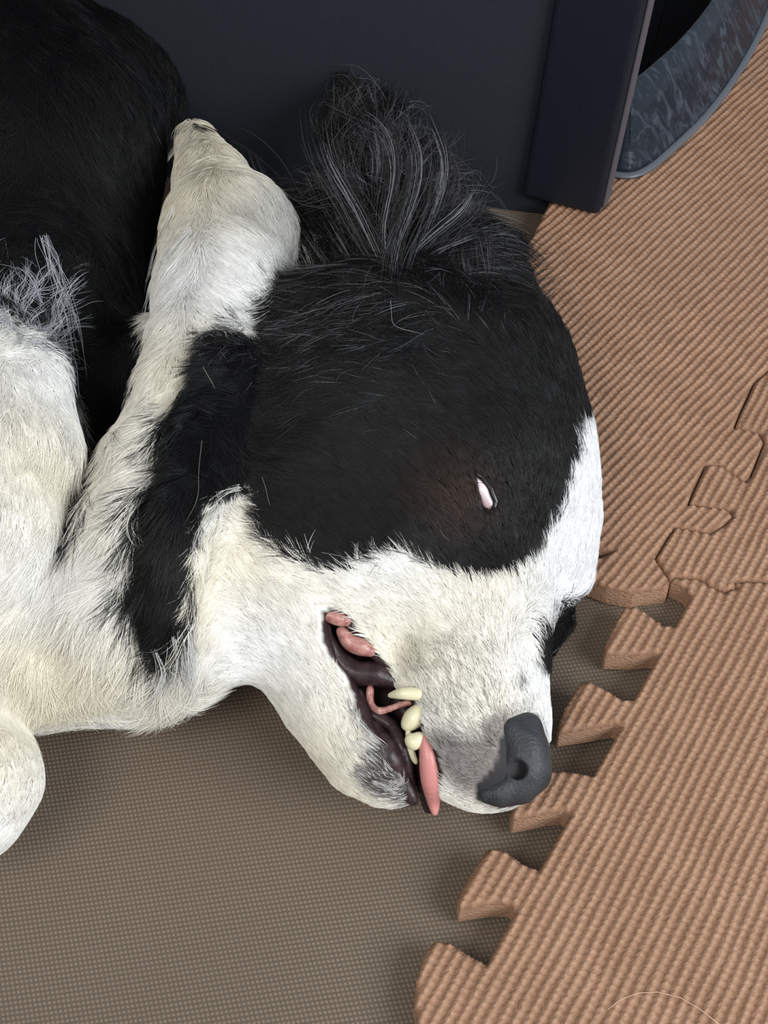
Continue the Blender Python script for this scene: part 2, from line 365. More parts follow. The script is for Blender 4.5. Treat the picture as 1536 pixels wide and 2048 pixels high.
# mouth: cut between upper and lower lip, open towards the viewer
MOUTH = [(640, 1222), (660, 1214), (695, 1218), (715, 1250), (745, 1290), (775, 1320), (795, 1350), (800, 1385), (835, 1400), (850, 1440), (855, 1480), (885, 1510), (893, 1560), (885, 1625), (868, 1640), (838, 1625), (822, 1590), (800, 1555), (770, 1500), (735, 1460), (710, 1420), (702, 1385), (690, 1350), (660, 1318), (643, 1280)]
mc = [(668, 1250, 20), (700, 1310, 26), (752, 1370, 34), (785, 1430, 40), (822, 1500, 36), (848, 1570, 26), (862, 1630, 22)]
hm = hit([m[0] for m in mc], [m[1] for m in mc])
hm[-1] = O_ + ray(mc[-1][0], mc[-1][1]) * ((hm[-2] - O_) @ W_ + .006)
for i in range(len(mc) - 1):
    r0, r1 = mc[i][2] * depth(hm[i]) / F, mc[i + 1][2] * depth(hm[i + 1]) / F
    for dd in (0, .007, .013):
        cap(hm[i] - vdir(hm[i]) * dd, r0, hm[i + 1] - vdir(hm[i + 1]) * dd, r1, .002, mode='cut')
# eye slit and nostril region
EYE = [(950, 945), (962, 960), (975, 980), (984, 1000), (990, 1018), (978, 1022), (968, 1005), (958, 980)]
he = hit([955, 978], [955, 1010]); 
ecen = hit([971], [990])[0]; en = grad(ecen[None])[0]
cap(ecen + en * .007, .019, ecen + en * .007 + 1e-5, .019, .008, mode='add') if False else None
chain_e = [(he[0], .0012), (he[1], .0026)]
cap(he[0], .0016, he[1], .0034, .0012, mode='cut')
# flatten against the ground
zz = AX[2][None, None, :]
np.maximum(SD, (np.float32(0.0015) - zz), out=SD)
import openvdb
vg = openvdb.FloatGrid(); vg.background = 0.03
vg.copyFromArray(SD)
BV, BQ = vg.convertToQuads(0.0)
BV = BV.astype(np.float64) * RES + LO
print('DOG verts', len(BV), 'quads', len(BQ))
BQ = BQ[:, ::-1] if False else BQ

# ---- colouring of coat and skin
WHITE = [(380, 225), (430, 245), (500, 325), (572, 400), (598, 470), (575, 560), (530, 612), (480, 640), (430, 655), (400, 705),
    (385, 760), (345, 830), (335, 900), (322, 960), (300, 1010), (290, 1070), (280, 1130), (278, 1190), (300, 1235), (318, 1290), (345, 1265), (385, 1240),
    (390, 1150), (385, 1080), (400, 1020), (435, 990), (485, 972), (515, 985), (535, 1035), (565, 1095), (605, 1132), (660, 1152), (720, 1150), (770, 1128), (825, 1115),
    (865, 1138), (925, 1165), (985, 1178), (1038, 1168), (1080, 1125), (1103, 1085), (1122, 1035), (1140, 990), (1162, 935), (1172, 880), (1240, 860), (1300, 1200),
    (1200, 1215), (1120, 1205), (1062, 1222), (1055, 1260), (1075, 1350), (1400, 1700), (300, 1900), (-600, 1900), (-600, 640), (0, 640), (60, 685), (110, 700), (148, 790), (160, 900), (152, 1000), (125, 1085), (60, 1165), (100, 1120),
    (190, 1000), (226, 900), (258, 800), (300, 705), (302, 600), (300, 520), (330, 430), (340, 340), (340, 290)]
PIG = [(860, 1480), (900, 1470), (960, 1480), (1000, 1430), (1060, 1420), (1100, 1500), (1100, 1600), (1000, 1620), (950, 1600), (890, 1560)]      # grey pigment by the nose
CHIN = [(705, 1400), (760, 1440), (810, 1500), (850, 1620), (815, 1604), (750, 1588), (722, 1560), (745, 1530), (755, 1490), (715, 1450)]
NOSE_ = [(1040, 1432), (1075, 1428), (1100, 1500), (1102, 1560), (1080, 1590), (1000, 1612), (955, 1600), (952, 1570), (990, 1530), (1000, 1480), (1020, 1440)]
def coat(px, py, jit=0):
    jx = jit * rng.normal(size=px.shape) if jit else 0; jy = jit * rng.normal(size=px.shape) if jit else 0
    x, y = px + jx, py + jy
    wht = 1 - smoothstep(-3, 3, poly_sd(x, y, WHITE))
    pg = 1 - smoothstep(-22, 14, poly_sd(x, y, PIG)); ch = 1 - smoothstep(-12, 10, poly_sd(x, y, CHIN))
    q = np.stack([x, y], -1)
    warm = np.clip(0.5 + 0.45 * vnoise(q / 90., 5), 0, 1)[:, None]
    wcol = lin((252, 251, 249)) * (1 - warm) + lin((246, 240, 222)) * warm
    right = smoothstep(1000, 1120, x)[:, None]; wcol = wcol * (1 - right) + lin((252, 253, 255)) * right  # cool window light painted into the white fur towards the forehead side
    grey_patch = (np.exp(-((x - 490) / 60) ** 2 - ((y - 405) / 45) ** 2) * .5)[:, None]; wcol = wcol * (1 - grey_patch) + lin((128, 124, 112)) * grey_patch  # grey-olive patch on the upper collar
    brn = np.exp(-((x - 930) / 75) ** 2 - ((y - 1010) / 80) ** 2)[:, None]
    chk_sheen = np.exp(-((x - 760) / 210) ** 2 - ((y - 880) / 170) ** 2)[:, None]; b0 = lin((17, 17, 19)) * (1 - chk_sheen) + lin((32, 32, 33)) * chk_sheen  # sheen on the black cheek, painted as a lighter fur colour
    bcol = b0 * (1 - brn) + lin((52, 36, 28)) * brn
    c = bcol * (1 - wht[:, None]) + wcol * wht[:, None]
    c = c * (1 - pg[:, None] * .78) + lin((96, 83, 83)) * pg[:, None] * .78
    c = c * (1 - ch[:, None] * .9) + lin((52, 47, 51)) * ch[:, None] * .9
    sp_ = np.exp(-((x - 1045) / 9) ** 2 - ((y - 1378) / 15) ** 2)[:, None] * .8; c = c * (1 - sp_) + lin((60, 54, 58)) * sp_
    return c, wht
bpx, bpy_ = proj(BV)
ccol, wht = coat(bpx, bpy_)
mo = poly_sd(bpx, bpy_, MOUTH); front = grad(BV); 
mm = (1 - smoothstep(-5, 2, mo))[:, None]
vin = lin((46, 27, 29)) + 0 * ccol
ccol = ccol * (1 - mm) + vin * mm
nn_ = (1 - smoothstep(-2, 7, poly_sd(bpx, bpy_, NOSE_)))[:, None]; ccol = ccol * (1 - nn_) + lin((48, 46, 48)) * nn_
ee = (1 - smoothstep(3, 8, poly_sd(bpx, bpy_, EYE)))[:, None]
ccol = ccol * (1 - ee) + lin((10, 8, 9)) * ee
skin = Mat('dog_skin_and_undercoat', rough=.65, spec=.3)
skin.col(skin.n('ShaderNodeAttribute', attribute_name='coat').outputs['Color'])
skin.bump(skin.noise(1400, 2), .25, .0006)
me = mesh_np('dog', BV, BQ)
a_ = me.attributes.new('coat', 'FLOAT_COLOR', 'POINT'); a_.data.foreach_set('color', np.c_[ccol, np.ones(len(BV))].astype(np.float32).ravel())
dog = bpy.data.objects.new('dog', None); C.objects.link(dog); dog.location = (0, 0, 0)
tag(dog, 'black and white long-haired dog asleep on its side with mouth slightly open', 'dog')
body = link('body', me, skin.m, dog)

# ------------------------------------------------------------------ fur
gs = []      # guides: x, y, dx, dy, length m, lift, noise
def g(x, y, dx, dy, ln, lift=.25, ns=.25): gs.append((x, y, dx, dy, ln, lift, ns))
# muzzle and face, short
for v in [(1040, 1400, -.3, -1, .004), (950, 1330, -.55, -.85, .006), (880, 1250, -.7, -.75, .007), (930, 1450, -.6, -.8, .005), (900, 1530, -.6, -.6, .004), (960, 1570, -.7, -.2, .003), (1070, 1330, -.2, -1, .005),
          (1095, 1245, .6, .3, .010), (1080, 1285, .5, .6, .009), (1010, 1200, -.2, -1, .007), (1150, 1080, -.1, -1, .008), (1180, 960, -.15, -1, .008), (820, 1200, -.8, -.6, .008), (770, 1280, -.7, -.7, .007),
          (720, 1180, -.85, -.5, .009), (650, 1300, -.6, -.8, .007), (690, 1450, -.5, -.85, .006), (760, 1560, -.7, -.7, .006), (720, 1560, -.6, -.7, .006), (800, 1600, -.9, -.3, .005), (600, 1380, -.6, -.8, .007), (560, 1250, -.6, -.8, .010),
          (500, 1350, -.7, -.5, .009)]: g(*v, .18, .16)
for v in [(970, 980, -.6, -.8, .005), (1050, 1000, -.3, -1, .006), (930, 1100, -.8, -.6, .007), (1040, 1120, -.5, -.9, .006), (850, 1080, -.85, -.55, .010), (700, 1100, -.9, -.5, .012), (600, 1080, -.9, -.45, .014),
          (850, 900, -.75, -.65, .010), (700, 900, -.85, -.6, .013), (570, 900, -.8, -.6, .014), (950, 760, -.95, -.35, .014), (800, 740, -1, .0, .018), (650, 740, -.95, .1, .020),
          (1080, 820, -.7, -.7, .012), (1120, 780, -.3, -.95, .011), (1150, 900, -.3, -1, .009), (1090, 660, .1, -1, .013), (1050, 570, .4, -.8, .016)]: g(*v, .2, .2)
# white behind the cheek
for v in [(485, 1010, -.4, -.9, .005), (440, 1060, -.8, .4, .008), (450, 1000, -.8, .5, .005), (420, 1130, -.5, .8, .012), (430, 1250, -.4, .9, .012), (380, 1300, .05, 1, .028), (340, 1330, -.1, 1, .028), (500, 1150, -.4, -.6, .008)]: g(*v, .12, .12)
# near ear
for v in [(460, 740, -.6, .6, .014), (400, 850, -.45, .9, .016), (470, 880, -.3, 1, .014), (370, 980, -.4, .9, .018), (330, 1100, -.4, .95, .02), (370, 1120, -.05, 1, .016), (390, 1060, .1, 1, .010), (360, 1200, -.1, 1, .024), (330, 1260, -.2, 1, .024), (480, 950, -.3, .9, .008)]: g(*v, .12, .16)
g(345, 870, -.75, .65, .018, .15, .2); g(310, 1000, -.85, .6, .022, .15, .2); g(290, 1120, -.7, .7, .02, .15, .2)
# collar
for v in [(385, 270, .1, 1, .010), (360, 380, -.35, .9, .012), (460, 380, .4, .9, .013), (540, 430, .6, .6, .014), (570, 500, .3, .8, .020), (470, 480, .8, .5, .014), (350, 520, -.6, .75, .014), (450, 560, .9, .2, .016), (540, 570, .1, .9, .018),
          (420, 620, .5, .6, .014), (320, 620, -.3, .9, .009), (380, 720, -.1, 1, .010), (300, 780, -.25, 1, .006), (330, 900, -.5, .85, .012), (250, 950, -.35, .9, .008), (240, 1050, -.7, .7, .018), (170, 1150, -.65, .8, .022), (300, 1150, -.6, .8, .022), (90, 1200, -.6, .8, .022),
          (250, 1270, -.4, .9, .022), (120, 1330, -.1, 1, .02), (220, 1400, .3, .9, .016), (320, 1390, .5, .7, .018), (80, 1420, .3, .8, .014), (20, 1350, 0, 1, .014)]: g(*v, .13, .14)
# foreleg + tuft, lower leg
for v in [(60, 760, .15, 1, .009), (130, 800, .3, 1, .016), (140, 950, .1, 1, .018), (60, 950, .05, 1, .008), (40, 1100, -.1, 1, .012), (110, 1080, -.2, 1, .02), (-40, 850, 0, 1, .01)]: g(*v, .12, .14)
g(60, 650, .3, -1, .009, .5, .6); g(115, 600, .2, -.9, .012, .4, .5); g(20, 610, -.2, -1, .009, .5, .6); g(60, 520, .2, 1, .02, .12, .2)
for v in [(20, 1500, .1, 1, .005), (40, 1600, -.1, 1, .005)]: g(*v, .12, .12)
# torso
for v in [(220, 500, .05, 1, .03), (220, 800, .05, 1, .03), (100, 300, .3, 1, .03), (300, 250, .6, .6, .02), (0, 100, .2, 1, .03), (180, 950, 0, 1, .02)]: g(*v, .12, .2)
# far ear and mane
for v in [(700, 220, -.25, -1, .018), (760, 320, .25, -1, .035), (820, 300, .3, -.9, .03), (860, 400, .25, -1, .04), (780, 480, .02, -1, .05), (700, 420, -.25, -1, .045), (680, 330, -.2, -1, .028),
          (920, 460, .4, -.9, .035), (880, 540, .5, -.8, .035), (640, 480, -.3, -.9, .03), (960, 520, .35, -.9, .025)]: g(*v, .28, .3)
for v in [(570, 640, -.7, .5, .010), (520, 660, -.8, .6, .010), (640, 600, -.9, -.1, .022), (700, 640, -.9, .3, .025), (780, 640, -.8, .5, .02), (470, 690, -.7, .6, .010), (860, 640, -.6, .3, .02), (930, 600, .1, -.9, .018)]: g(*v, .25, .3)
GS = np.array(gs)
GS[:, 2:4] /= np.linalg.norm(GS[:, 2:4], axis=1, keepdims=True)
def guide(px, py):
    out = np.zeros((len(px), 5)); wsum = np.zeros(len(px))
    for r in GS:
        d2 = (px - r[0]) ** 2 + (py - r[1]) ** 2 + 150; ww = d2 ** -1.8
        wsum += ww; out += ww[:, None] * r[2:7]
    out /= wsum[:, None]; out[:, :2] /= np.linalg.norm(out[:, :2], axis=1, keepdims=True) + 1e-6
    return out
# sample roots over the faces
Fq = BQ.astype(int); A4 = BV[Fq]
nf = np.cross(A4[:, 2] - A4[:, 0], A4[:, 3] - A4[:, 1]); ar = np.linalg.norm(nf, axis=1) / 2
fc = A4.mean(1); gfc = grad(fc); vd = O_ - fc; vd /= np.linalg.norm(vd, axis=1, keepdims=True)
fac = (gfc * vd).sum(1); fpx, fpy = proj(fc)
inview = (fpx > -150) & (fpx < 1450) & (fpy > -120) & (fpy < 1800) & (fac > -0.45) & (fc[:, 2] > .002)
dens = ar * inview / (((fc - O_) @ W_) / .55) ** 2
NH = 520000
fi = rng.choice(len(Fq), NH, p=dens / dens.sum()); u = rng.random((NH, 1)); v = rng.random((NH, 1))
root = (A4[fi, 0] * (1 - u) * (1 - v) + A4[fi, 1] * u * (1 - v) + A4[fi, 2] * u * v + A4[fi, 3] * (1 - u) * v)
rx, ry = proj(root)
ok = (poly_sd(rx, ry, MOUTH) > 2) & (poly_sd(rx, ry, EYE) > 5) & (poly_sd(rx, ry, NOSE_) > 3)
root, rx, ry = root[ok], rx[ok], ry[ok]; n = len(root)
gd = guide(rx, ry); nr = grad(root)
# clumps: nearest of many random centres in a hashed grid of two sizes
def clump(root, cell, seed):
    q = np.floor(root / cell + 0.6 * np.stack([vnoise(root / cell * 1.3, seed + i, 4) for i in range(3)], -1)).astype(np.int64)
    h = (q[:, 0] * 73856093) ^ (q[:, 1] * 19349663) ^ (q[:, 2] * 83492791)
    _, inv = np.unique(h, return_inverse=True); k = inv.max() + 1
    cnt = np.bincount(inv, minlength=k); cen = np.stack([np.bincount(inv, root[:, i], k) / cnt for i in range(3)], -1)
    gg = np.random.default_rng(seed); return inv, cen, gg.normal(size=(k, 3)), gg.random(k)
inv, cen, cb, cu = clump(root, .0045, 3)
inv2, cen2, cb2, cu2 = clump(root, .0014, 9)
ln = gd[:, 2] * (0.65 + 0.5 * rng.random(n)) * (0.8 + .4 * cu[inv])
# screen-direction of the guide carried on to the ground axes, then laid on the surface
dw = gd[:, 0:1] * R_ - gd[:, 1:2] * (U_ * .75 + np.array([0, 1, 0]) * .25)
dw = dw + cb[inv] * gd[:, 4:5] * .8 + rng.normal(size=(n, 3)) * gd[:, 4:5] * .35
K = 6
pts_ = np.zeros((n, K, 3)); pts_[:, 0] = root - nr * .0004; cur = root.copy(); lift = gd[:, 3] * (.7 + .6 * rng.random(n))
bendv = cb2[inv2] * .35 * gd[:, 4:5]
clm = np.clip(ln / .03, 0, 1)
off0 = cen[inv] - root
for s in range(1, K):
    gk = grad(cur); t = dw + bendv * s; t = t - gk * (t * gk).sum(1, keepdims=True) + 0
    t /= np.linalg.norm(t, axis=1, keepdims=True) + 1e-9
    step = (ln / (K - 1))[:, None]
    l_ = (lift * (1.1 - .8 * s / K))[:, None]
    cur = cur + step * (t + gk * l_) / np.sqrt(1 + l_ ** 2)
    tgt = off0 * (clm * .16)[:, None]; cur = cur + (tgt - gk * (tgt * gk).sum(1, keepdims=True))
    d = grid(cur); cur = cur + gk * np.maximum(.0006 - d, 0)[:, None]
    cur[:, 2] = np.maximum(cur[:, 2], .0015)
    pts_[:, s] = cur
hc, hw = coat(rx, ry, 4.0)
var = (0.86 + .22 * rng.random(n))[:, None] * (0.9 + .15 * cu[inv])[:, None]
hc = hc * var
# the grey strands in mane and tuft
mane = (np.exp(-((rx - 790) / 170) ** 2 - ((ry - 400) / 210) ** 2) * .16 + np.exp(-((rx - 640) / 150) ** 2 - ((ry - 650) / 60) ** 2) * .08) * (1 - hw)
gsel = rng.random(n) < mane * (cu[inv] > .45) * 2
hc[gsel] = lin((120, 120, 124)) * (.5 + .6 * rng.random((gsel.sum(), 1)))
tuft = (ry > 440) & (ry < 700) & (rx < 135); ts = tuft & (rng.random(n) < smoothstep(470, 660, ry) * .22 * (cu[inv] > .35))
hc[ts] = lin((200, 205, 210)) * (.5 + .5 * rng.random((ts.sum(), 1)))
pgs = (poly_sd(rx, ry, CHIN) < 10) & (rng.random(n) < .25); hc[pgs] = lin((215, 213, 208))
msel = (rx > 830) & (rx < 1000) & (ry > 1300) & (ry < 1500) & (rng.random(n) < .22); hc[msel] *= .45
def hair(name, PT, rad_, col, m, parent):
    n, k = PT.shape[:2]
    h = bpy.data.hair_curves.new(name); h.add_curves([k] * n)
    h.attributes['position'].data.foreach_set('vector', PT.astype(np.float32).ravel())
    ra = h.attributes.new('radius', 'FLOAT', 'POINT'); ra.data.foreach_set('value', rad_.astype(np.float32).ravel())
    ca = h.attributes.new('coat', 'FLOAT_COLOR', 'CURVE'); ca.data.foreach_set('color', np.c_[col, np.ones(n)].astype(np.float32).ravel())
    h.materials.append(m); o = bpy.data.objects.new(name, h); C.objects.link(o); o.parent = parent; return o
fur = Mat('fur_strands', rough=.42, spec=.35)
fur.col(fur.n('ShaderNodeAttribute', attribute_name='coat').outputs['Color'])
prof = np.array([1, 1, .95, .8, .55, .12])
base_r = (.00007 + .00004 * rng.random(n)) * np.where(hw > .5, 1.05, 1.0)
fo = hair('fur', pts_, base_r[:, None] * prof[None], hc, fur.m, dog); fo['kind'] = 'stuff'
def wisps(name, paths, m):
    PT = []; CO = []; RD = []; K = 12
    for path, cnt, spread, col, r in paths:
        pp = np.array(path, float); t = np.linspace(0, len(pp) - 1, K)
        base = np.stack([np.interp(t, np.arange(len(pp)), pp[:, i]) for i in (0, 1)], -1)
        for _ in range(2): base[1:-1] = (base[:-2] + 2 * base[1:-1] + base[2:]) / 4
        h = hit(base[:, 0], base[:, 1]); d = (h - O_) @ W_; d = np.minimum(np.convolve(np.pad(d, 2, 'edge'), np.ones(5) / 5, 'valid'), d + .003)
        d = np.minimum(d, d[0] + .02)
        for _ in range(cnt):
            w_ = np.linspace(.35, 1, K); off = rng.normal(size=2) * spread; ph = rng.uniform(0, 6.28, 2); e = rng.uniform(.7, 1)
            b2 = base[0] + (base - base[0]); tt = np.linspace(0, e, K) * (K - 1)
            b2 = np.stack([np.interp(tt, np.arange(K), b2[:, i]) for i in (0, 1)], -1) + off * w_[:, None] + np.stack([np.sin(np.linspace(0, 5, K) + ph[0]), np.sin(np.linspace(0, 4, K) + ph[1])], -1) * spread * .4
            dd = np.interp(tt, np.arange(K), d) - .003 - .005 * rng.random()
            PT.append(O_ + ray(b2[:, 0], b2[:, 1]) * dd[:, None]); CO.append(lin(col) * (.6 + .6 * rng.random())); RD.append(r * np.r_[np.ones(K - 3), .8, .5, .15])
    o = hair(name, np.array(PT), np.array(RD), np.array(CO), m, dog); o['kind'] = 'stuff'; return o
GR, BK, WT = (138, 138, 142), (18, 18, 20), (226, 226, 222)
WP = []
for path in [[(785, 640), (780, 560), (790, 480), (830, 400), (850, 300), (800, 220)], [(785, 570), (740, 480), (700, 400), (650, 320), (640, 240)], [(790, 560), (850, 480), (930, 420), (950, 370)],
             [(800, 560), (880, 500), (960, 470)], [(775, 560), (760, 450), (800, 350), (780, 260), (710, 225)], [(820, 540), (870, 430), (900, 330), (860, 230)], [(700, 520), (640, 420), (600, 350)], [(720, 470), (690, 380), (680, 300)],
             [(745, 500), (730, 420), (760, 330), (740, 250)], [(850, 500), (880, 420), (880, 340)], [(900, 520), (940, 440), (935, 390)], [(660, 540), (620, 480), (590, 430)]]:
    WP += [(path, 9, 7, GR, .00009), (path, 14, 22, (70, 70, 74), .00009), (path, 30, 26, BK, .0001)]
for path in [[(760, 590), (690, 600), (620, 600), (560, 640)], [(760, 640), (680, 640), (620, 660), (560, 690)], [(600, 560), (560, 620), (500, 660)], [(960, 620), (975, 540), (960, 450)], [(940, 640), (940, 560), (930, 490)]]:
    WP += [(path, 8, 9, (84, 84, 88), .00008), (path, 16, 18, BK, .0001)]
for path, c in [([(780, 600), (782, 650), (850, 668)], GR), ([(640, 480), (600, 380), (560, 300), (490, 248), (430, 236)], (70, 70, 76)), ([(600, 420), (560, 350), (500, 300), (430, 262)], BK), ([(540, 560), (565, 600), (525, 640), (460, 662)], (190, 188, 180)),
                ([(405, 880), (395, 950), (400, 1000), (352, 1082)], (110, 108, 104)), ([(408, 735), (438, 790)], (150, 148, 142)), ([(525, 955), (548, 1025)], (120, 118, 116)), ([(640, 1105), (760, 1125)], (110, 108, 108)),
                ([(1040, 560), (1105, 505)], BK), ([(460, 700), (410, 695), (372, 706)], BK), ([(470, 690), (420, 680)], BK), ([(880, 1060), (905, 1085)], (90, 80, 76))]:
    WP.append((path, 1 + (c == BK) * 3, 3, c, .00009))
for path in [[(1000, 560), (1060, 520), (1100, 500)], [(1020, 600), (1080, 560), (1120, 545)], [(1060, 640), (1090, 590), (1115, 570)]]: WP.append((path, 14, 12, BK, .00009))
# curly grey tuft above the foreleg
for _ in range(46):
    x0, y0 = rng.uniform(-5, 125), rng.uniform(590, 700); q = [(x0, y0)]
    an = rng.uniform(-2.6, -.6)
    for _ in range(4): an += rng.normal() * .5; q.append((q[-1][0] + 24 * math.cos(an), q[-1][1] + 24 * math.sin(an)))
    WP.append((q, 5, 7, (188, 190, 198), .00007))
for q in [[(90, 470), (115, 540), (140, 620), (150, 700), (165, 790)], [(100, 520), (130, 600), (150, 680)], [(110, 700), (150, 740), (160, 830)], [(130, 860), (158, 960), (140, 1060)], [(85, 480), (105, 530), (120, 600)]]: WP.append((q, 9, 13, (190, 192, 198), .00007))
for q in [[(360, 1265), (368, 1330), (385, 1398)], [(345, 1275), (350, 1335), (330, 1395)], [(375, 1250), (380, 1320), (388, 1370)], [(310, 1300), (330, 1350), (300, 1410)]]: WP.append((q, 34, 7, WT, .00009))
for q in [[(340, 945), (300, 982), (258, 1006)], [(360, 850), (332, 888), (300, 915)], [(315, 1050), (282, 1100), (256, 1140)], [(300, 1130), (282, 1195), (232, 1262)], [(345, 1245), (328, 1290), (312, 1335)], [(370, 780), (345, 830), (322, 860)], [(325, 1000), (295, 1040), (275, 1060)]]: WP.append((q, 22, 8, BK, .00009))
for q in [[(480, 975), (450, 985), (415, 1010)], [(440, 1010), (405, 1060), (395, 1110)]]: WP.append((q, 12, 7, WT, .00008))
for q in [[(350, 420), (318, 500), (296, 590)], [(340, 500), (305, 570), (290, 650)], [(380, 460), (330, 520), (300, 600)], [(585, 450), (610, 510), (625, 560)], [(560, 480), (600, 540), (590, 600)], [(500, 600), (548, 590), (558, 545)], [(470, 625), (530, 620), (560, 580)], [(440, 640), (500, 650), (545, 625)]]: WP.append((q, 12, 8, WT, .00008))
for q in [[(350, 275), (345, 350), (352, 425)], [(385, 250), (420, 262), (470, 300)], [(430, 270), (490, 300), (560, 380)], [(560, 390), (596, 450), (605, 520)]]: WP.append((q, 14, 5, BK, .00009))
for q in [[(790, 1575), (810, 1560), (800, 1540)], [(770, 1580), (790, 1560), (812, 1570)], [(745, 1565), (770, 1575), (800, 1590)]]: WP.append((q, 12, 5, (190, 188, 184), .00008))
for q in [[(700, 1480), (730, 1500), (770, 1540)], [(715, 1440), (745, 1470), (775, 1500)]]: WP.append((q, 8, 8, (200, 198, 195), .00007))
wisps('long_hair', WP, fur.m)
S.render.hair_type = 'STRIP' if hasattr(S.render, 'hair_type') else None
try: S.cycles_curves.shape = 'RIBBONS'
except Exception as e: print(e)

# ------------------------------------------------------------------ nose, eye, mouth parts (small solids shaped with the same method)
def blob(name, prims, m, parent, res=.0005, cuts=(), k=.002, label=None, noise=0.0):
    """prims: (point a, radius a, point b, radius b)"""
    al = np.array([q for p in prims for q in (p[0], p[2])]); rm = max(max(p[1], p[3]) for p in prims) + .002
    lo = al.min(0) - rm; hi = al.max(0) + rm; nn = np.ceil((hi - lo) / res).astype(int) + 1
    if np.prod(nn) > 4e6: print('BIG', name, nn, al); return None
    x, y, z = (lo[i] + np.arange(nn[i]) * res for i in range(3)); x = x[:, None, None]; y = y[None, :, None]; z = z[None, None, :]
    def dist(p):
        a, ra, b, rb = p[:4]; ab = b - a; t = np.clip(((x - a[0]) * ab[0] + (y - a[1]) * ab[1] + (z - a[2]) * ab[2]) / max(ab @ ab, 1e-12), 0, 1)
        dx, dy, dz = x - a[0] - t * ab[0], y - a[1] - t * ab[1], z - a[2] - t * ab[2]
        if len(p) > 4:
            nn_, s = p[4]; dn = dx * nn_[0] + dy * nn_[1] + dz * nn_[2]; q = 1 / s - 1; dx, dy, dz = dx + dn * nn_[0] * q, dy + dn * nn_[1] * q, dz + dn * nn_[2] * q
        return (np.sqrt(dx * dx + dy * dy + dz * dz) - ra - (rb - ra) * t) * (p[4][1] ** .5 if len(p) > 4 else 1)
    D = None
    for p in prims:
        d = dist(p)
        if D is None: D = d
        else: h = np.maximum(k - np.abs(D - d), 0) / k; D = np.minimum(D, d) - h * h * k / 4
    for p in cuts:
        d = -dist(p); kk = .0008; h = np.maximum(kk - np.abs(D - d), 0) / kk; D = np.maximum(D, d) + h * h * kk / 4
    D = np.clip(D, -.01, .01).astype(np.float32)
    D[0] = D[-1] = .01; D[:, 0] = D[:, -1] = .01; D[:, :, 0] = D[:, :, -1] = .01
    gg = openvdb.FloatGrid(); gg.background = .01; gg.copyFromArray(D); v, q = gg.convertToQuads(0.0)
    o = link(name, mesh_np(name, v.astype(float) * res + lo, q), m, parent)
    if label: o['label'] = label
    return o
def on(px, py, off=0.0):
    h = hit([px], [py])[0]; return h + vdir(h) * off
nosem = Mat('nose_leather', (52, 54, 58), .5, .4)
vor = nosem.n('ShaderNodeTexVoronoi', {'Vector': nosem.coord(), 'Scale': 900.0}).outputs[0]; nosem.bump(vor, .35, .0005)
nosem.col(nosem.mix(nosem.ramp(nosem.noise(160, 3), .3, .7), L4(44, 46, 50), L4(64, 66, 70)))
sp = lambda rpx: rpx * .53 / F
def sk(pts, off):
    return [(on(x, y, -off * r * .53 / F), r * .53 / F) for x, y, r in pts]
def segs(Q): return [(a, ra, b, rb) for (a, ra), (b, rb) in zip(Q, Q[1:])]
up_ = sk([(1022, 1456, 16), (1056, 1452, 18), (1045, 1475, 34), (1050, 1505, 40), (1052, 1542, 42)], .45); lo2 = sk([(1052, 1545, 40), (1035, 1572, 28), (1000, 1586, 20), (972, 1588, 15)], .35)
nh = on(1030, 1540, 0)
blob('nose', segs(up_) + segs(lo2), nosem.m, dog, cuts=[(on(1036, 1540, .006), sp(19), on(1034, 1541, -.001), sp(14)), (on(1012, 1524, .004), sp(9), on(1030, 1536, .004), sp(16)), (on(1004, 1470, .0025), sp(6), on(1006, 1520, .003), sp(9)), (on(965, 1583, .004), sp(4), on(1012, 1580, .005), sp(4))], k=.004, res=.0004)
tm = Mat('tongue_flesh', (208, 140, 136), .35, .5, Subsurface_Weight=.15); tm.bump(tm.noise(900, 2), .2, .0005)
tm.b.inputs['Subsurface Radius'].default_value = (.004, .0015, .001)
gum = Mat('gum_flesh', (176, 122, 118), .3, .5); gum.bump(gum.noise(400, 3), .6, .001); gum.col(gum.mix(gum.ramp(gum.noise(300, 3), .35, .65), L4(150, 92, 90), L4(196, 148, 136)))
dark_gum = Mat('dark_lip_flesh', (48, 33, 36), .36, .4); dark_gum.bump(dark_gum.noise(350, 3), .35, .0008)
dark_gum.col(dark_gum.mix(dark_gum.ramp(dark_gum.noise(250, 3), .4, .75), L4(40, 25, 28), L4(66, 49, 51)))
ivory = Mat('tooth_enamel', (226, 219, 184), .25, .5)
def dense(Q, m=4):
    P_ = np.array([np.r_[p, r] for p, r in Q]); t = np.linspace(0, len(Q) - 1, (len(Q) - 1) * m + 1); out = []
    for u in t:
        i = min(int(u), len(Q) - 2); f = u - i; p0, p1, p2, p3 = P_[max(i - 1, 0)], P_[i], P_[i + 1], P_[min(i + 2, len(Q) - 1)]
        out.append(.5 * (2 * p1 + (p2 - p0) * f + (2 * p0 - 5 * p1 + 4 * p2 - p3) * f * f + (3 * p1 - p0 - 3 * p2 + p3) * f ** 3))
    return [(q[:3], max(q[3], .0003)) for q in out]
def seq(name, pts, m, off, label=None, squash=None, k=.002, res=.0005):
    Q = [(on(x, y, off), r * .52 / F) for x, y, r in pts]
    return blob(name, [(a, ra, b, rb) + ((squash,) if squash else ()) for (a, ra), (b, rb) in zip(Q, Q[1:])], m, dog, k=k, label=label, res=res)
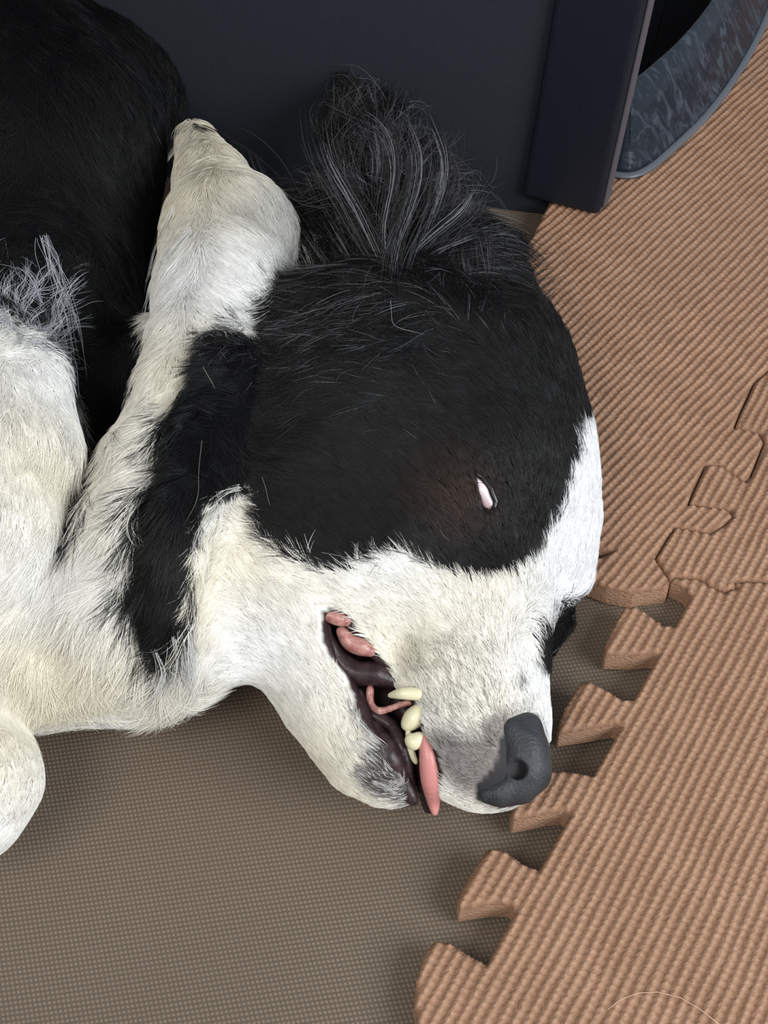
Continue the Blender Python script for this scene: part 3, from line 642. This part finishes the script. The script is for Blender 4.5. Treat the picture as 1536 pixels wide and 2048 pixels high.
# points measured at the mouth's lips, before the cut
def lip(px, py): 
    i = np.argmin([(m[0] - px) ** 2 + (m[1] - py) ** 2 for m in mc]); d = (hm[i] - O_) @ W_
    r = ray([px], [py])[0]; return O_ + r * d
def seql(name, pts, m, back, label=None, k=.002, sq=None, res=.0005):
    Q = [];
    for x, y, r in pts: p = lip(x, y); Q.append((p - vdir(p) * back, r * .52 / F))
    Q = dense(Q)
    return blob(name, [(a, ra, b, rb) + ((sq,) if sq else ()) for (a, ra), (b, rb) in zip(Q, Q[1:])], m, dog, k=.0008, label=label, res=res)
seql('tongue', [(850, 1478, 8), (858, 1515, 17), (862, 1560, 18), (867, 1600, 12), (870, 1626, 5)], tm.m, -.001, 'pink tongue tip hanging between the lips', k=.004)
seql('gum', [(656, 1228, 12), (675, 1236, 13), (694, 1242, 9)], gum.m, .002, 'pink corner of the mouth', k=.004)
seql('gum', [(682, 1262, 9), (700, 1283, 15), (722, 1294, 15), (742, 1303, 9)], gum.m, .003, 'pink fold of cheek lining', k=.004)
seql('gum', [(740, 1378, 7), (742, 1408, 6), (760, 1422, 6), (800, 1410, 5), (822, 1404, 5)], gum.m, .0035, 'thin pink rim of lower gum', k=.003)
seql('lip', [(650, 1248, 9), (654, 1280, 14), (676, 1318, 17), (712, 1345, 21), (750, 1348, 22), (782, 1362, 15)], dark_gum.m, .0045, 'dark moist lip fold', k=.008)
seql('lip', [(716, 1388, 11), (722, 1425, 15), (745, 1465, 20), (775, 1510, 25), (802, 1555, 20), (826, 1600, 11)], dark_gum.m, .0035, 'dark glossy lower lip', k=.008)
seql('lip', [(745, 1430, 8), (780, 1450, 12), (802, 1490, 11), (815, 1530, 9), (826, 1570, 6)], dark_gum.m, .004, 'dark inner edge of lower lip')
seql('lip', [(800, 1405, 20), (830, 1450, 22), (845, 1500, 22), (850, 1560, 18), (858, 1615, 12)], dark_gum.m, .011, 'dark lining behind the teeth', k=.008)
for tpts, bk in (([(838, 1388, 11), (805, 1387, 10), (779, 1391, 4)], -.001), ([(842, 1424, 17), (826, 1438, 18), (815, 1450, 11)], .0), ([(840, 1476, 11), (828, 1484, 14), (820, 1478, 8)], .0), ([(816, 1462, 5), (822, 1500, 6), (832, 1525, 4)], .003)):
    seql('tooth', tpts, ivory.m, bk)
# eye
eyem = Mat('third_eyelid', (214, 190, 190), .2, .5); eyem.col(eyem.mix(eyem.ramp(eyem.n('ShaderNodeSeparateXYZ', {0: eyem.coord()}).outputs[1], ecen[1] - .004, ecen[1] + .001), L4(176, 130, 128), L4(232, 218, 222)))
Q = [(on(953, 952, .0004), .0005), (on(965, 980, .0003), .0018), (on(977, 1007, -.0002), .0027)]
blob('eyeball', [(Q[0][0], Q[0][1], Q[1][0], Q[1][1]), (Q[1][0], Q[1][1], Q[2][0], Q[2][1])], eyem.m, dog, res=.0003, label='pale half-open eye')
lidm = Mat('eyelid_rim', (16, 13, 14), .25, .6)
def tube(name, pts, r, m, parent, label=None):
    pts = np.array(pts, float); n = len(pts); r = np.broadcast_to(r, n); T = np.gradient(pts, axis=0); T /= np.linalg.norm(T, axis=1, keepdims=True)
    a_ = np.cross(T, W_); a_ /= np.linalg.norm(a_, axis=1, keepdims=True); b_ = np.cross(T, a_); k = 8; th_ = np.arange(k) * 2 * np.pi / k
    V = (pts[:, None] + r[:, None, None] * (np.cos(th_)[None, :, None] * a_[:, None] + np.sin(th_)[None, :, None] * b_[:, None])).reshape(-1, 3)
    V = np.concatenate([V, pts[:1], pts[-1:]]); Fs = [(i * k + q, i * k + (q + 1) % k, (i + 1) * k + (q + 1) % k, (i + 1) * k + q) for i in range(n - 1) for q in range(k)]
    me = bpy.data.meshes.new(name); me.from_pydata(V.tolist(), [], Fs + [(n * k, (q + 1) % k, q) for q in range(k)] + [(n * k + 1, (n - 1) * k + q, (n - 1) * k + (q + 1) % k) for q in range(k)])
    o = link(name, me, m, parent)
    if label: o['label'] = label
    return o
tube('eyelid', [on(x, y, .0002) for x, y in [(948, 942), (952, 965), (960, 990), (968, 1010), (976, 1028), (984, 1040)]], [.0005, .0008, .0009, .0009, .0009, .0004], lidm.m, dog)
tube('eyelid', [on(x, y, .0006) for x, y in [(948, 942), (965, 955), (982, 978), (992, 1003), (988, 1020), (978, 1028)]], [.0005, .0009, .0012, .0012, .001, .0007], lidm.m, dog)
print('done')

# a shed hair on the foam
tube('shed_hair', [P(x, y, FZ + .0006) for x, y in [(1215, 2020), (1240, 2000), (1275, 1986), (1315, 1984), (1360, 1995), (1400, 2018), (1440, 2050)]], .00012, Mat('pale_hair', (214, 176, 150), .4).m, None)
tag(bpy.data.objects['shed_hair'], 'single pale curved shed hair lying on the lower right foam tile', 'hair')
